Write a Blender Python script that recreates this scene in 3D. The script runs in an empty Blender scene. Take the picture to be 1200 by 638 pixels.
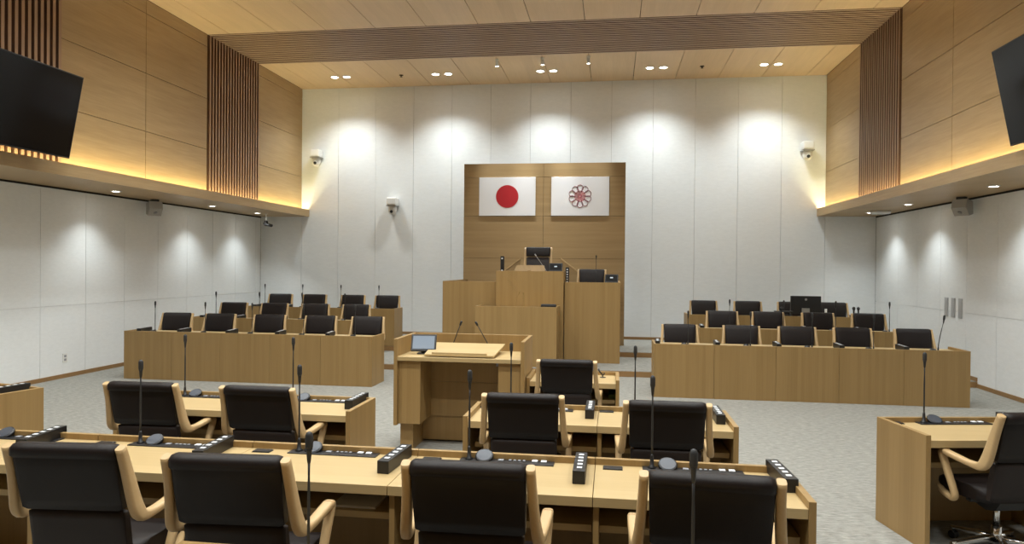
import bpy, bmesh, math, random
from mathutils import Matrix, Vector
random.seed(7)
PI = math.pi
C = bpy.context.scene.collection
sc = bpy.context.scene

# ------------------------------------------------------------------ camera, light, exposure
def cam_matrix(yaw, pitch, roll, loc):
    cy, sy, cp, sp, cr, sr = math.cos(yaw), math.sin(yaw), math.cos(pitch), math.sin(pitch), math.cos(roll), math.sin(roll)
    Rz = Matrix(((cy, -sy, 0), (sy, cy, 0), (0, 0, 1)))
    Rx = Matrix(((1, 0, 0), (0, cp, -sp), (0, sp, cp)))
    Ry = Matrix(((cr, 0, sr), (0, 1, 0), (-sr, 0, cr)))
    R = Rz @ Rx @ Ry
    x, d, u = R.col[0], R.col[1], R.col[2]
    M = Matrix(((x[0], u[0], -d[0], loc[0]), (x[1], u[1], -d[1], loc[1]), (x[2], u[2], -d[2], loc[2]), (0, 0, 0, 1)))
    return M
cam_d = bpy.data.cameras.new('camera'); cam = bpy.data.objects.new('camera', cam_d); C.objects.link(cam)
cam_d.sensor_width = 36; cam_d.lens = 824.64 / 1200 * 36; cam_d.clip_start = .05; cam_d.clip_end = 100
cam.matrix_world = cam_matrix(.1412, -.0074, -.0096, (0, 0, 1.8))
sc.camera = cam
w = bpy.data.worlds.new('world'); sc.world = w; w.use_nodes = True
w.node_tree.nodes['Background'].inputs[0].default_value = (.5, .5, .5, 1)
w.node_tree.nodes['Background'].inputs[1].default_value = 0.0
sc.view_settings.view_transform = 'Standard'; sc.view_settings.look = 'None'
sc.view_settings.gamma = 1; sc.view_settings.exposure = 0.88; sc.view_settings.use_curve_mapping = False
sc.cycles.use_denoising = True
sc.cycles.max_bounces = 8; sc.cycles.diffuse_bounces = 4; sc.cycles.glossy_bounces = 3
sc.cycles.sample_clamp_indirect = 6
# power of the room's own lamps and of the unseen added downlights
P_WASH, P_ROOM, P_SOFFIT, P_FLAG, E_COVE = 92, 71, 40, 225, 16
COL_COOL, COL_NEUT, COL_COVE = (.93, 1, 1), (.965, 1, .985), (1, .90, .50)

# ------------------------------------------------------------------ materials
def mat(name, col, rough=.6, metal=0, spec=.5, emit=0, ecol=None):
    m = bpy.data.materials.new(name); m.use_nodes = True
    b = m.node_tree.nodes['Principled BSDF']
    b.inputs['Base Color'].default_value = (*col, 1); b.inputs['Roughness'].default_value = rough
    b.inputs['Metallic'].default_value = metal; b.inputs['Specular IOR Level'].default_value = spec
    if emit:
        b.inputs['Emission Color'].default_value = (*(ecol or col), 1); b.inputs['Emission Strength'].default_value = emit
    return m
def N(nt, t, **k):
    n = nt.nodes.new(t)
    for a, v in k.items(): setattr(n, a, v)
    return n
def math_n(nt, op, a, b=None):
    n = N(nt, 'ShaderNodeMath', operation=op)
    for i, v in enumerate((a, b)):
        if v is None: continue
        if isinstance(v, (int, float)): n.inputs[i].default_value = v
        else: nt.links.new(v, n.inputs[i])
    return n.outputs[0]
def wood(name, light, dark, axis, rough=.45, strip=.05, stripamt=.5, fine=90, spec=.4, bandscale=1.0):
    """axis: direction the grain runs: 'z' upright, 'x' across, 'y' in depth; strips lie side by side across it"""
    m = mat(name, light, rough, spec=spec); nt = m.node_tree; b = nt.nodes['Principled BSDF']
    g = N(nt, 'ShaderNodeNewGeometry'); s = N(nt, 'ShaderNodeSeparateXYZ'); nt.links.new(g.outputs['Position'], s.inputs[0])
    X, Y, Z = s.outputs
    if axis == 'z': u, v = math_n(nt, 'ADD', X, Y), Z
    elif axis == 'x': u, v = math_n(nt, 'ADD', Y, Z), X
    elif axis == 'h': u, v = Z, math_n(nt, 'ADD', X, Y)
    else: u, v = math_n(nt, 'ADD', X, Z), Y
    # veneer leaves: a tone per strip
    cell = math_n(nt, 'FLOOR', math_n(nt, 'DIVIDE', u, strip))
    wn = N(nt, 'ShaderNodeTexWhiteNoise', noise_dimensions='1D'); nt.links.new(cell, wn.inputs['W'])
    # fine grain
    c = N(nt, 'ShaderNodeCombineXYZ'); nt.links.new(math_n(nt, 'MULTIPLY', u, fine), c.inputs[0]); nt.links.new(math_n(nt, 'MULTIPLY', v, 2.2), c.inputs[1])
    n1 = N(nt, 'ShaderNodeTexNoise'); n1.inputs['Scale'].default_value = 1; n1.inputs['Detail'].default_value = 3; nt.links.new(c.outputs[0], n1.inputs['Vector'])
    c2 = N(nt, 'ShaderNodeCombineXYZ'); nt.links.new(math_n(nt, 'MULTIPLY', u, 9 * bandscale), c2.inputs[0]); nt.links.new(math_n(nt, 'MULTIPLY', v, .7 * bandscale), c2.inputs[1])
    n2 = N(nt, 'ShaderNodeTexNoise'); n2.inputs['Scale'].default_value = 1; n2.inputs['Detail'].default_value = 2; nt.links.new(c2.outputs[0], n2.inputs['Vector'])
    f = math_n(nt, 'ADD', math_n(nt, 'MULTIPLY', wn.outputs['Value'], stripamt), math_n(nt, 'MULTIPLY', n1.outputs['Fac'], .55))
    f = math_n(nt, 'ADD', f, math_n(nt, 'MULTIPLY', n2.outputs['Fac'], .5))
    r = N(nt, 'ShaderNodeMapRange'); r.inputs['From Min'].default_value = .25; r.inputs['From Max'].default_value = .9 + stripamt * .8; nt.links.new(f, r.inputs['Value'])
    mx = N(nt, 'ShaderNodeMix', data_type='RGBA'); mx.inputs['A'].default_value = (*dark, 1); mx.inputs['B'].default_value = (*light, 1)
    nt.links.new(r.outputs[0], mx.inputs['Factor']); nt.links.new(mx.outputs['Result'], b.inputs['Base Color'])
    return m
def fabric(name, c1, c2, scale, rough=.9, bump=.2, stretch=(1, 1, 1), detail=4, dist=.003):
    m = mat(name, c1, rough, spec=.2); nt = m.node_tree; b = nt.nodes['Principled BSDF']
    g = N(nt, 'ShaderNodeNewGeometry'); mp = N(nt, 'ShaderNodeMapping'); mp.inputs['Scale'].default_value = stretch
    nt.links.new(g.outputs['Position'], mp.inputs['Vector'])
    n = N(nt, 'ShaderNodeTexNoise'); n.inputs['Scale'].default_value = scale; n.inputs['Detail'].default_value = detail; n.inputs['Roughness'].default_value = .7
    nt.links.new(mp.outputs[0], n.inputs['Vector'])
    r = N(nt, 'ShaderNodeMapRange'); r.inputs['From Min'].default_value = .33; r.inputs['From Max'].default_value = .67; nt.links.new(n.outputs['Fac'], r.inputs['Value'])
    mx = N(nt, 'ShaderNodeMix', data_type='RGBA'); mx.inputs['A'].default_value = (*c1, 1); mx.inputs['B'].default_value = (*c2, 1)
    nt.links.new(r.outputs[0], mx.inputs['Factor']); nt.links.new(mx.outputs['Result'], b.inputs['Base Color'])
    bp = N(nt, 'ShaderNodeBump'); bp.inputs['Strength'].default_value = bump; bp.inputs['Distance'].default_value = dist
    nt.links.new(n.outputs['Fac'], bp.inputs['Height']); nt.links.new(bp.outputs[0], b.inputs['Normal'])
    return m
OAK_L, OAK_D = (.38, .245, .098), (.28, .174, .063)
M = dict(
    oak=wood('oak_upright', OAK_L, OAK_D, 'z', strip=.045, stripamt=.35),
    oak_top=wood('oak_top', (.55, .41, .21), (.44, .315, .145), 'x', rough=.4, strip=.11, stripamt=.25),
    oak_back=wood('oak_level', (.45, .315, .155), (.32, .21, .098), 'h', strip=.05, stripamt=.3),
    wallwood=wood('wall_veneer', (.52, .37, .195), (.35, .23, .105), 'h', rough=.4, strip=.9, stripamt=.12, fine=42, bandscale=1.3),
    ceilwood=wood('ceiling_veneer', (.80, .59, .36), (.65, .47, .275), 'y', rough=.5, strip=.23, stripamt=.25, fine=60),
    slat=wood('slat_wood', (.42, .262, .16), (.33, .198, .115), 'z', strip=.1, stripamt=.3),
    cslat=wood('ceiling_slat_wood', (.60, .425, .285), (.48, .33, .215), 'x', strip=.1, stripamt=.3),
    skirt=wood('skirting_oak', (.34, .20, .085), (.25, .14, .055), 'x', strip=.2, stripamt=.2),
    slatback=mat('slat_backing', (.035, .014, .007), .9),
    slatside=mat('slat_edge_brown', (.15, .075, .042), .7),  # darker brown for every slat face except the room-side one
    joint=mat('joint_dark', (.10, .06, .03), .9),
    jointw=mat('joint_grey', (.45, .45, .44), .9),
    white=fabric('wall_cloth', (.85, .875, .885), (.80, .825, .835), 9, bump=.25, stretch=(1, 1, 3), dist=.004, detail=8),
    carpet=fabric('carpet', (.375, .37, .335), (.20, .196, .178), 13, bump=.45, stretch=(1, 3, 1), detail=8),
    armwood=wood('arm_beech', (.58, .41, .215), (.50, .34, .165), 'y', rough=.38, strip=.3, stripamt=.1),
    black=mat('black_plastic', (.012, .012, .013), .4),
    blackm=mat('black_matt', (.02, .02, .021), .6),
    gapshade=mat('gap_shade', (.01, .006, .004), .9),
    grille=mat('speaker_grille', (.045, .055, .075), .45, spec=.7),
    pad=mat('desk_pad', (.05, .035, .025), .5),
    chrome=mat('chrome', (.75, .75, .75), .18, metal=1),
    steel=mat('brushed_steel', (.42, .42, .42), .4, metal=.7),
    wplastic=mat('white_plastic', (.78, .78, .76), .45),
    mark=mat('white_mark', (.80, .82, .84), .5),
    button=mat('grey_button', (.30, .31, .33), .5),
    lens=mat('lamp_lens', (1, .96, .88), .5, emit=18, ecol=(1, .95, .85)),
    cove=mat('cove_strip', (1, .8, .4), .5, emit=E_COVE, ecol=COL_COVE),
    speakergrey=mat('speaker_grey', (.42, .41, .39), .5),
    flag=mat('flag_white', (.86, .87, .90), .6),
    red=mat('flag_red', (.48, .010, .018), .6),
    crimson=mat('seal_maroon', (.20, .010, .04), .6),
    pink=mat('seal_red', (.55, .10, .14), .6),
    lcd=mat('lcd_screen', (.12, .15, .19), .25, emit=.10, ecol=(.45, .58, .75)),
    screen=mat('dark_screen', (.006, .006, .006), .45, spec=.15),
    tvscreen=mat('tv_glass', (.006, .005, .005), .12, spec=.2),
    glow=mat('screen_text', (.4, .45, .5), .5, emit=.25, ecol=(.7, .8, .9)),
    brass=mat('pale_brass', (.40, .28, .11), .35, metal=1),
    paper=mat('paper_white', (.8, .8, .78), .7),
    green=mat('green_folder', (.10, .16, .05), .7),
    paleblue=mat('pale_steel_plate', (.5, .51, .52), .45, metal=.3),
)
def leather(name, col):
    m = mat(name, col, .48, spec=.26); nt = m.node_tree; b = nt.nodes['Principled BSDF']
    g = N(nt, 'ShaderNodeNewGeometry'); n = N(nt, 'ShaderNodeTexVoronoi'); n.inputs['Scale'].default_value = 420
    nt.links.new(g.outputs['Position'], n.inputs['Vector'])
    n2 = N(nt, 'ShaderNodeTexNoise'); n2.inputs['Scale'].default_value = 7; nt.links.new(g.outputs['Position'], n2.inputs['Vector'])
    h = math_n(nt, 'ADD', math_n(nt, 'MULTIPLY', n.outputs['Distance'], .15), n2.outputs['Fac'])
    bp = N(nt, 'ShaderNodeBump'); bp.inputs['Strength'].default_value = .25; bp.inputs['Distance'].default_value = .01
    nt.links.new(h, bp.inputs['Height']); nt.links.new(bp.outputs[0], b.inputs['Normal'])
    return m
M['leather'] = leather('dark_leather', (.011, .0072, .0065))
M['leather_low'] = leather('lower_leather', (.022, .016, .015))

# ------------------------------------------------------------------ mesh helpers
def box(bm, x0, x1, y0, y1, z0, z1, bev=0, mi=0, mtx=None):
    r = bmesh.ops.create_cube(bm, size=1)
    vs = r['verts']
    for v in vs:
        v.co = Vector(((x0 + x1) / 2 + v.co.x * (x1 - x0), (y0 + y1) / 2 + v.co.y * (y1 - y0), (z0 + z1) / 2 + v.co.z * (z1 - z0)))
    fs = list({f for v in vs for f in v.link_faces})
    if bev:
        es = list({e for v in vs for e in v.link_edges})
        rr = bmesh.ops.bevel(bm, geom=es, offset=bev, segments=2, profile=.5, affect='EDGES')
        fs = list({f for f in rr['faces']} | {f for f in fs if f.is_valid}); vs = list({v for f in fs for v in f.verts})
    for f in fs: f.material_index = mi
    if mtx is not None: bmesh.ops.transform(bm, matrix=mtx, verts=vs)
    return vs
def sweep(bm, pts, section, caps=True, mi=0):
    """pts: list of (pos, side vector, up vector); section: list of lists of (a,b) offsets per point"""
    rings = []
    for (p, s, u), sec in zip(pts, section):
        rings.append([bm.verts.new(p + s * a + u * b) for a, b in sec])
    n = len(rings[0])
    for r0, r1 in zip(rings, rings[1:]):
        for i in range(n):
            f = bm.faces.new((r0[i], r0[(i + 1) % n], r1[(i + 1) % n], r1[i])); f.material_index = mi; f.smooth = True
    if caps:
        for r in (rings[0][::-1], rings[-1]):
            f = bm.faces.new(r); f.material_index = mi
def circ(r, n=10): return [(r * math.cos(2 * PI * i / n), r * math.sin(2 * PI * i / n)) for i in range(n)]
def tube(bm, P, R, n=8, mi=0):
    P = [Vector(p) for p in P]
    if not isinstance(R, (list, tuple)): R = [R] * len(P)
    fr = []
    s = None
    for i, p in enumerate(P):
        t = (P[min(i + 1, len(P) - 1)] - P[max(i - 1, 0)]).normalized()
        if s is None:
            s = t.orthogonal().normalized()
        s = (s - t * s.dot(t)).normalized(); u = t.cross(s)
        fr.append((p, s, u))
    sweep(bm, fr, [circ(r, n) for r in R], mi=mi)
def lathe(bm, prof, c=(0, 0, 0), n=20, mi=0, mtx=None, caps=True):
    c = Vector(c); rings = []; vs = []
    for r, z in prof:
        ring = [bm.verts.new(c + Vector((r * math.cos(2 * PI * i / n), r * math.sin(2 * PI * i / n), z))) for i in range(n)]
        rings.append(ring); vs += ring
    for a, b in zip(rings, rings[1:]):
        for i in range(n):
            f = bm.faces.new((a[i], a[(i + 1) % n], b[(i + 1) % n], b[i])); f.smooth = True; f.material_index = mi
    for r in ((rings[0][::-1], rings[-1]) if caps else ()):
        f = bm.faces.new(r); f.material_index = mi
    if mtx is not None: bmesh.ops.transform(bm, matrix=mtx, verts=vs)
def prism(bm, poly, a0, a1, axis='x', mi=0):
    """poly of 2-tuples; extruded along axis from a0 to a1"""
    def P(p, a):
        return {'x': (a, p[0], p[1]), 'y': (p[0], a, p[1]), 'z': (p[0], p[1], a)}[axis]
    A = [bm.verts.new(P(p, a0)) for p in poly]; B = [bm.verts.new(P(p, a1)) for p in poly]
    n = len(poly); fs = [bm.faces.new(A[::-1]), bm.faces.new(B)]
    for i in range(n): fs.append(bm.faces.new((A[i], A[(i + 1) % n], B[(i + 1) % n], B[i])))
    for f in fs: f.material_index = mi
def obj(name, bm, m, parent=None, label=None, smooth=False):
    bmesh.ops.recalc_face_normals(bm, faces=bm.faces)
    me = bpy.data.meshes.new(name); bm.to_mesh(me); bm.free()
    for k in (m if isinstance(m, (list, tuple)) else [m]): me.materials.append(M[k])
    if smooth:
        for p in me.polygons: p.use_smooth = True
    o = bpy.data.objects.new(name, me); C.objects.link(o); o.parent = parent
    if label: o['label'] = label
    return o
def nb(): return bmesh.new()
def bobj(name, m, parent, *boxes, bev=0, label=None):
    b = nb()
    for x in boxes: box(b, *x, bev=bev)
    return obj(name, b, m, parent, label)
def tag(o, label, cat, group=None):
    o['label'] = label; o['category'] = cat
    if group: o['group'] = group
    return o
def thing(name, label, cat, loc=(0, 0, 0), rz=0, group=None):
    o = bpy.data.objects.new(name, None); C.objects.link(o); o.location = loc; o.rotation_euler = (0, 0, rz); o.empty_display_size = .1
    return tag(o, label, cat, group)
def struct(name, bm, m):
    o = obj(name, bm, m); o['kind'] = 'structure'; return o
def dup(root, loc, rz, label, group=None):
    r = root.copy(); C.objects.link(r); r.location = loc; r.rotation_euler = (0, 0, rz); r['label'] = label
    if group: r['group'] = group
    for ch in list(root.children):
        c = ch.copy(); C.objects.link(c); c.parent = r
        for g in ch.children:
            d = g.copy(); C.objects.link(d); d.parent = c
    return r
class Kind:
    """first placing moves the built thing itself, later ones copy it"""
    def __init__(s, root): s.root = root; s.used = False
    def put(s, loc, rz, label, group=None):
        if s.used: return dup(s.root, loc, rz, label, group)
        s.used = True; o = s.root; o.location = loc; o.rotation_euler = (0, 0, rz); o['label'] = label
        if group: o['group'] = group
        return o

# ------------------------------------------------------------------ room
XL, XR, D, HC = -7.407, 4.557, 16.05, 6.017
WL, WR, FL, FR = -8.45, 5.60, -7.21, 4.386
ZF, ZT, YB = 2.956, 3.123, -3.0
S1, S2, ST = 11.75, 13.6, .095
b = nb(); box(b, WL - .2, WR + .2, YB - .2, D + .2, -.2, 0); struct('floor', b, 'carpet')
b = nb(); box(b, WL, WR, S1 + .02, D, 0, ST); box(b, WL, WR, S2 + .02, D, ST, 2 * ST); struct('floor_platform', b, 'carpet')
b = nb(); box(b, WL, WR, S1, S1 + .02, 0, ST - .008); box(b, WL, WR, S2, S2 + .02, ST, 2 * ST - .008); struct('trim_1', b, 'skirt')
# ceiling boards
b = nb(); g = .006
def ceil_field(y0, y1):
    k = -8
    while True:
        x0 = -1.43 + k * .925; x1 = x0 + .925
        if x0 > XR: break
        a, c = max(x0, XL), min(x1, XR)
        if c - a > .02: box(b, a + g, c - g, y0, y1, HC, HC + .03)
        k += 1
for y0, y1 in ((YB, 6.67), (8.57, 12.05), (13.95, D)): ceil_field(y0, y1)
box(b, XL, XR, YB, D, HC + .12, HC + .15, mi=1)
struct('ceiling', b, ['ceilwood', 'joint'])
b = nb()
for y0 in (6.67, 12.05):
    box(b, XL, XR, y0, y0 + 1.9, HC + .10, HC + .11, mi=1)
    for i in range(20):
        y = y0 + .0 + i * .0962
        box(b, XL, XR, y + .027, y + .075, HC, HC + .09)
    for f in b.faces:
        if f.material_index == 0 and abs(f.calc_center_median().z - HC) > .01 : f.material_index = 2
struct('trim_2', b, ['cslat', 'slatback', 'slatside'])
# side walls, upper part (wood) with slat bands
def upper(side, X, out, name, tname):
    b = nb()
    segs = [(YB, 1.6), (1.6, 3.2), (3.2, 4.77), (8.57, 10.33), (10.33, 12.05), (13.95, D)] if True else []
    segs[2:3] = [(3.2, 4.93), (4.93, 6.67)]
    zs = [3.0, 3.91, 4.84, 5.79, HC]
    for y0, y1 in segs:
        for z0, z1 in zip(zs, zs[1:]):
            a, c = sorted((X, X + out * .03)); box(b, a, c, y0 + .005, y1 - .005, z0 + .004, z1 - .004)
    a, c = sorted((X + out * .07, X + out * .1)); box(b, a, c, YB, D, ZF + .06, HC + .1, mi=1)
    struct(name, b, ['wallwood', 'joint'])
    b = nb()
    for y0 in (6.67, 12.05):
        a, c = sorted((X + out * .064, X + out * .069)); box(b, a, c, y0, y0 + 1.9, 3.0, HC + .05, mi=1)
        for i in range(19):
            y = y0 + .04 + i * .1
            a, c = sorted((X - out * .02, X + out * .06)); box(b, a, c, y + .005, y + .055, 3.0, HC)
    b.normal_update()
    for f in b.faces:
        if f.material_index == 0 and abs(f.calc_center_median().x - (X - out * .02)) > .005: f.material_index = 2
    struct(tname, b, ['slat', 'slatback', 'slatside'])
upper('left', XL, -1, 'wall_left', 'trim_3'); upper('right', XR, 1, 'wall_right', 'trim_4')
# lower side walls (cloth panels)
def lower(X, out, name, ys):
    b = nb()
    for y0, y1 in zip(ys, ys[1:]):
        for z0, z1 in ((0, 1.13), (1.13, 2.93)):
            a, c = sorted((X, X + out * .03)); box(b, a, c, y0 + .003, y1 - .003, z0 + .002, z1 - .002)
    a, c = sorted((X + out * .032, X + out * .1)); box(b, a, c, YB, D, 0, 3.2, mi=1)
    struct(name, b, ['white', 'jointw'])
ysl = [YB] + [9.41 - .915 * k for k in range(13, 0, -1)] + [9.41 + .915 * k for k in range(0, 8)] + [D]
ysr = [YB] + [13.04 - .905 * k for k in range(17, 0, -1)] + [13.04 + .905 * k for k in range(0, 4)] + [D]
ysl = sorted(y for y in ysl if YB <= y <= D); ysr = sorted(y for y in ysr if YB <= y <= D)
lower(WL, -1, 'wall_left_lower', ysl); lower(WR, 1, 'wall_right_lower', ysr)
# back (far) wall
b = nb(); xs = [WL, XL - .92 + .9] if False else [WL, XL]
xs += [XL + (XR - XL) * k / 13 for k in range(1, 13)] + [XR, WR]
for x0, x1 in zip(xs, xs[1:]):
    box(b, x0 + .003, x1 - .003, D, D + .03, 2 * ST, HC)
box(b, WL, WR, D + .032, D + .1, 0, HC + .1, mi=1); struct('wall_far', b, ['white', 'jointw'])
b = nb(); box(b, WL, WR, YB - .1, YB, 0, HC + .1); struct('wall_near', b, 'oak_back')
# ledges: soffit, fascia, cove trough
def ledge(F, W, X, s, name):
    # s=+1 left side: room lies toward +x of fascia
    b = nb()
    a, c = sorted((F - s * .03, W)); box(b, a, c, YB, D, ZF, ZF + .03)
    a, c = sorted((F, F - s * .03)); box(b, a, c, YB, D, ZF, ZT)
    a, c = sorted((F - s * .03, X)); box(b, a, c, YB, D, ZF + .03, ZF + .05)
    struct(name, b, 'wallwood')
ledge(FL, WL, XL, 1, 'trim_5'); ledge(FR, WR, XR, -1, 'trim_6')
b = nb(); box(b, WL, WL + .012, YB, D, ZF - .028, ZF); box(b, WR - .012, WR, YB, D, ZF - .028, ZF); struct('trim_7', b, 'gapshade')  # near-black strip paints the shadow gap between lower wall and soffit
# skirting boards
b = nb(); box(b, WL, WL + .015, YB, S1, 0, .062); box(b, WL, WL + .015, S1, S2, ST, ST + .062); box(b, WL, WL + .015, S2, D, 2 * ST, 2 * ST + .062); struct('baseboard_left', b, 'skirt')
b = nb(); box(b, WR - .015, WR, YB, S1, 0, .062); box(b, WR - .015, WR, S1, S2, ST, ST + .062); box(b, WR - .015, WR, S2, D, 2 * ST, 2 * ST + .062); struct('baseboard_right', b, 'skirt')
b = nb(); box(b, WL, WR, D - .015, D, 2 * ST, 2 * ST + .06); struct('baseboard_far', b, 'skirt')
# cove light strips
for X0, X1, sd in ((-7.35, -7.27, 'left'), (4.45, 4.53, 'right')):
    t = thing('cove_light', f'warm glowing light strip hidden in the ledge below the wood wall on the {sd}', 'light', (0, 0, 0), 0, None)
    bobj('light_strip', 'cove', t, (X0, X1, 4.0, D - .05, ZF + .056, ZF + .066))
    bobj('strip_housing', 'wplastic', t, (X0 - .008, X1 + .008, 4.0, D - .05, ZF + .05, ZF + .056))
# sloping-free backdrop of wood behind the dais
b = nb(); xs = [-3.14, -2.29, -1.44, -.59, .26]; zs = [2 * ST, 1.08, 1.98, 2.87, 3.69, 3.98]
for x0, x1 in zip([-3.14, -1.44], [-1.44, .26]):
    for z0, z1 in zip(zs, zs[1:]): box(b, x0 + .003, x1 - .003, 14.70, 14.73, z0 + .003, z1 - .003)
box(b, -3.137, .257, 14.735, 14.85, 2 * ST, 3.977, mi=1); struct('wall_backdrop', b, ['oak_back', 'joint'])

# ------------------------------------------------------------------ lamps
def downlight(name, x, y, z, r, power, label, group, size=1.9, blend=.7, tilt=0, tiltdir=0, col=COL_NEUT, rad=.05):
    t = thing(name, label, 'ceiling light', (x, y, z), 0, group)
    b = nb(); lathe(b, [(r, 0), (r + .022, 0), (r + .022, -.007), (r + .004, -.012), (r, -.012), (r, 0)], n=24, caps=False); obj('trim_ring', b, 'wplastic', t)
    b = nb(); lathe(b, [(r * .98, -.002), (r * .98, -.006)], n=24); obj('lens', b, 'lens', t)
    L = bpy.data.lights.new('lamp', 'SPOT'); L.energy = power; L.spot_size = size; L.spot_blend = blend; L.color = col; L.shadow_soft_size = rad
    lo = bpy.data.objects.new('lamp', L); C.objects.link(lo); lo.parent = t; lo.location = (0, 0, -.03); lo.rotation_euler = (tilt * math.cos(tiltdir), tilt * math.sin(tiltdir), 0)
    return t
ORD = ['first', 'second', 'third', 'fourth', 'fifth', 'sixth', 'seventh', 'eighth', 'ninth', 'tenth']
cols = [-6.06, -3.74, -1.43, .88, 3.19]
n = 0
for cx in cols:
    for dx in (-.14, .14):
        downlight('ceiling_downlight', cx + dx, 15.08, HC, .075, P_WASH / (2 if False else 1), f'small round ceiling downlight before the far wall, {ORD[n]} of ten from the left', 'paired downlights before the far wall', size=1.98, blend=1, col=COL_COOL, rad=.06, tilt=.04)
        n += 1
# unseen paired downlights over the floor, added to light the room
n = 0
for ry, yy in enumerate((10.0, 7.0, 4.1, 1.3)):
    for cx in [-5.13, -3.28, -1.43, .42, 2.27]:
        for dx in (-.14, .14):
            t = downlight('ceiling_downlight', cx + dx, yy, HC, .075, P_ROOM, 'unseen round ceiling downlight added over the desks, one of many alike', 'unseen added downlights over the desks', size=2.5, blend=1)
            t['group'] = 'unseen added downlights over the desks'
for i, x in enumerate((-2.36, -1.43, -.51)):
    t = thing('spotlight', f'tiny adjustable ceiling spotlight aimed at the flags, {["leftmost", "middle one", "rightmost"][i]} of three', 'spotlight', (x, 14.12, HC), 0, 'flag spotlights')
    b = nb(); lathe(b, [(.035, 0), (.035, -.04), (.02, -.05)], n=12); obj('mount', b, 'wplastic', t)
    b = nb(); lathe(b, [(.028, .05), (.035, -.05), (.03, -.05)], (0, 0, 0), n=14, mtx=Matrix.Translation((0, .015, -.09)) @ Matrix.Rotation(.25, 4, 'X')); obj('lamp_head', b, 'wplastic', t)
    b = nb(); lathe(b, [(.028, 0), (.028, -.004)], n=14, mtx=Matrix.Translation((0, .028, -.142)) @ Matrix.Rotation(.25, 4, 'X')); obj('lens', b, 'lens', t)
    L = bpy.data.lights.new('lamp', 'SPOT'); L.energy = P_FLAG; L.spot_size = .75; L.spot_blend = .9; L.color = COL_NEUT; L.shadow_soft_size = .03
    lo = bpy.data.objects.new('lamp', L); C.objects.link(lo); lo.parent = t; lo.location = (0, .05, -.17)
    d = Vector((-2.2 if i == 0 else (-.68 if i == 2 else -1.44), 14.7, 3.45)) - Vector((x, 14.17, HC - .17)); lo.rotation_euler = d.to_track_quat('-Z', 'Y').to_euler()
sof = ['the far end', 'second from the far wall', 'third from the far wall', 'fourth from the far wall', 'fifth from the far wall']
for i, y in enumerate((14.85, 13.05, 10.3, 7.55, 4.8)):
    downlight('soffit_downlight', -7.90, y, ZF, .06, P_SOFFIT * 1.0, f'round downlight in the left soffit, {sof[i] if i else "nearest the far wall"}', 'left soffit downlights', size=1.85, blend=1, tilt=.0, col=COL_COOL, rad=.03)
for i, y in enumerate((14.95, 13.1, 10.33, 7.6, 4.8)):
    downlight('soffit_downlight', 5.09, y, ZF, .06, P_SOFFIT, f'round downlight in the right soffit, {sof[i] if i else "nearest the far wall"}', 'right soffit downlights', size=1.85, blend=1, col=COL_COOL, rad=.03)
for x, s in ((-4.66, 'left'), (1.81, 'right')):
    b = nb(); lathe(b, [(.045, 0), (.045, -.008), (.015, -.012), (.012, -.035), (.028, -.04), (.028, -.043)], (x, 15.08, HC), n=16)
    tag(obj('sprinkler', b, 'slatback'), f'small brown fire sprinkler in the ceiling near the far wall, the {s} one', 'sprinkler', 'ceiling sprinklers')

# ------------------------------------------------------------------ things on the walls
def cameradome(loc, label, sc_=1, rz=0):
    t = thing('wall_camera', label, 'camera', loc, rz, 'white wall cameras'); t.scale = (1.35, 1.35, 1.35)
    bobj('mount_box', 'wplastic', t, (-.085, .085, -.20, .0, .03, .16), bev=.02)
    bobj('bracket', 'steel', t, (-.09, .09, -.19, .0, .012, .03), bev=.004)
    b = nb(); lathe(b, [(.02, -.13), (.055, -.115), (.07, -.07), (.07, .0), (.06, .012)], (0, -.1, 0), n=18); h = obj('camera_head', b, 'wplastic', t, smooth=True)
    b = nb(); lathe(b, [(.026, 0), (.026, .03), (.01, .036)], n=14, mtx=Matrix.Translation((0, -.145, -.07)) @ Matrix.Rotation(PI / 2 + .5, 4, 'X')); obj('lens', b, 'black', h)
cameradome((-6.98, D, 4.32), 'white camera high on the far wall close to the left wood wall')
cameradome((-5.10, D, 3.17), 'white camera at mid height on the far wall, left of the flags')
cameradome((4.14, D, 4.34), 'white camera high on the far wall close to the right wood wall')
def speaker(loc, rz, label):
    t = thing('wall_speaker', label, 'speaker', loc, rz, 'white soffit speakers')
    b = nb(); prism(b, [(-.10, -.02), (.02, -.15), (.15, -.12), (.14, .09), (-.06, .12)], -.13, .13, 'x'); bmesh.ops.translate(b, verts=b.verts, vec=(0, 0, -.16)); bmesh.ops.scale(b, verts=b.verts, vec=(.85, .85, .95)); obj('cabinet', b, 'speakergrey', t)
    bobj('ceiling_bracket', 'blackm', t, (-.06, .06, -.04, .05, -.065, 0)); 
    b = nb(); lathe(b, [(.03, 0), (.02, .012)], n=14, mtx=Matrix.Translation((-.0, -.045, -.245)) @ Matrix.Rotation(PI / 2 + .82, 4, 'X')); obj('driver', b, 'button', t)
    return t
speaker((-8.2, 11.7, ZF), .9, 'white angled loudspeaker under the left soffit')
speaker((5.38, 11.85, ZF), -.9, 'white angled loudspeaker under the right soffit')
t = thing('ceiling_sensor', 'flat white round sensor unit under the right soffit near the corner', 'sensor', (5.17, 14.6, ZF))
b = nb(); lathe(b, [(.18, 0), (.19, -.02), (.17, -.055), (.12, -.06)], n=28); obj('housing', b, 'wplastic', t, smooth=True)
b = nb(); lathe(b, [(.06, -.06), (.055, -.068)], n=20); obj('cover', b, 'paleblue', t)
t = thing('ceiling_camera', 'small black camera hanging on a white rod under the left soffit', 'camera', (-7.82, 15.1, ZF))
b = nb(); tube(b, [(0, 0, 0), (0, 0, -.2)], .011); lathe(b, [(.04, 0), (.035, -.012)], n=16); obj('rod', b, 'wplastic', t)
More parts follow.
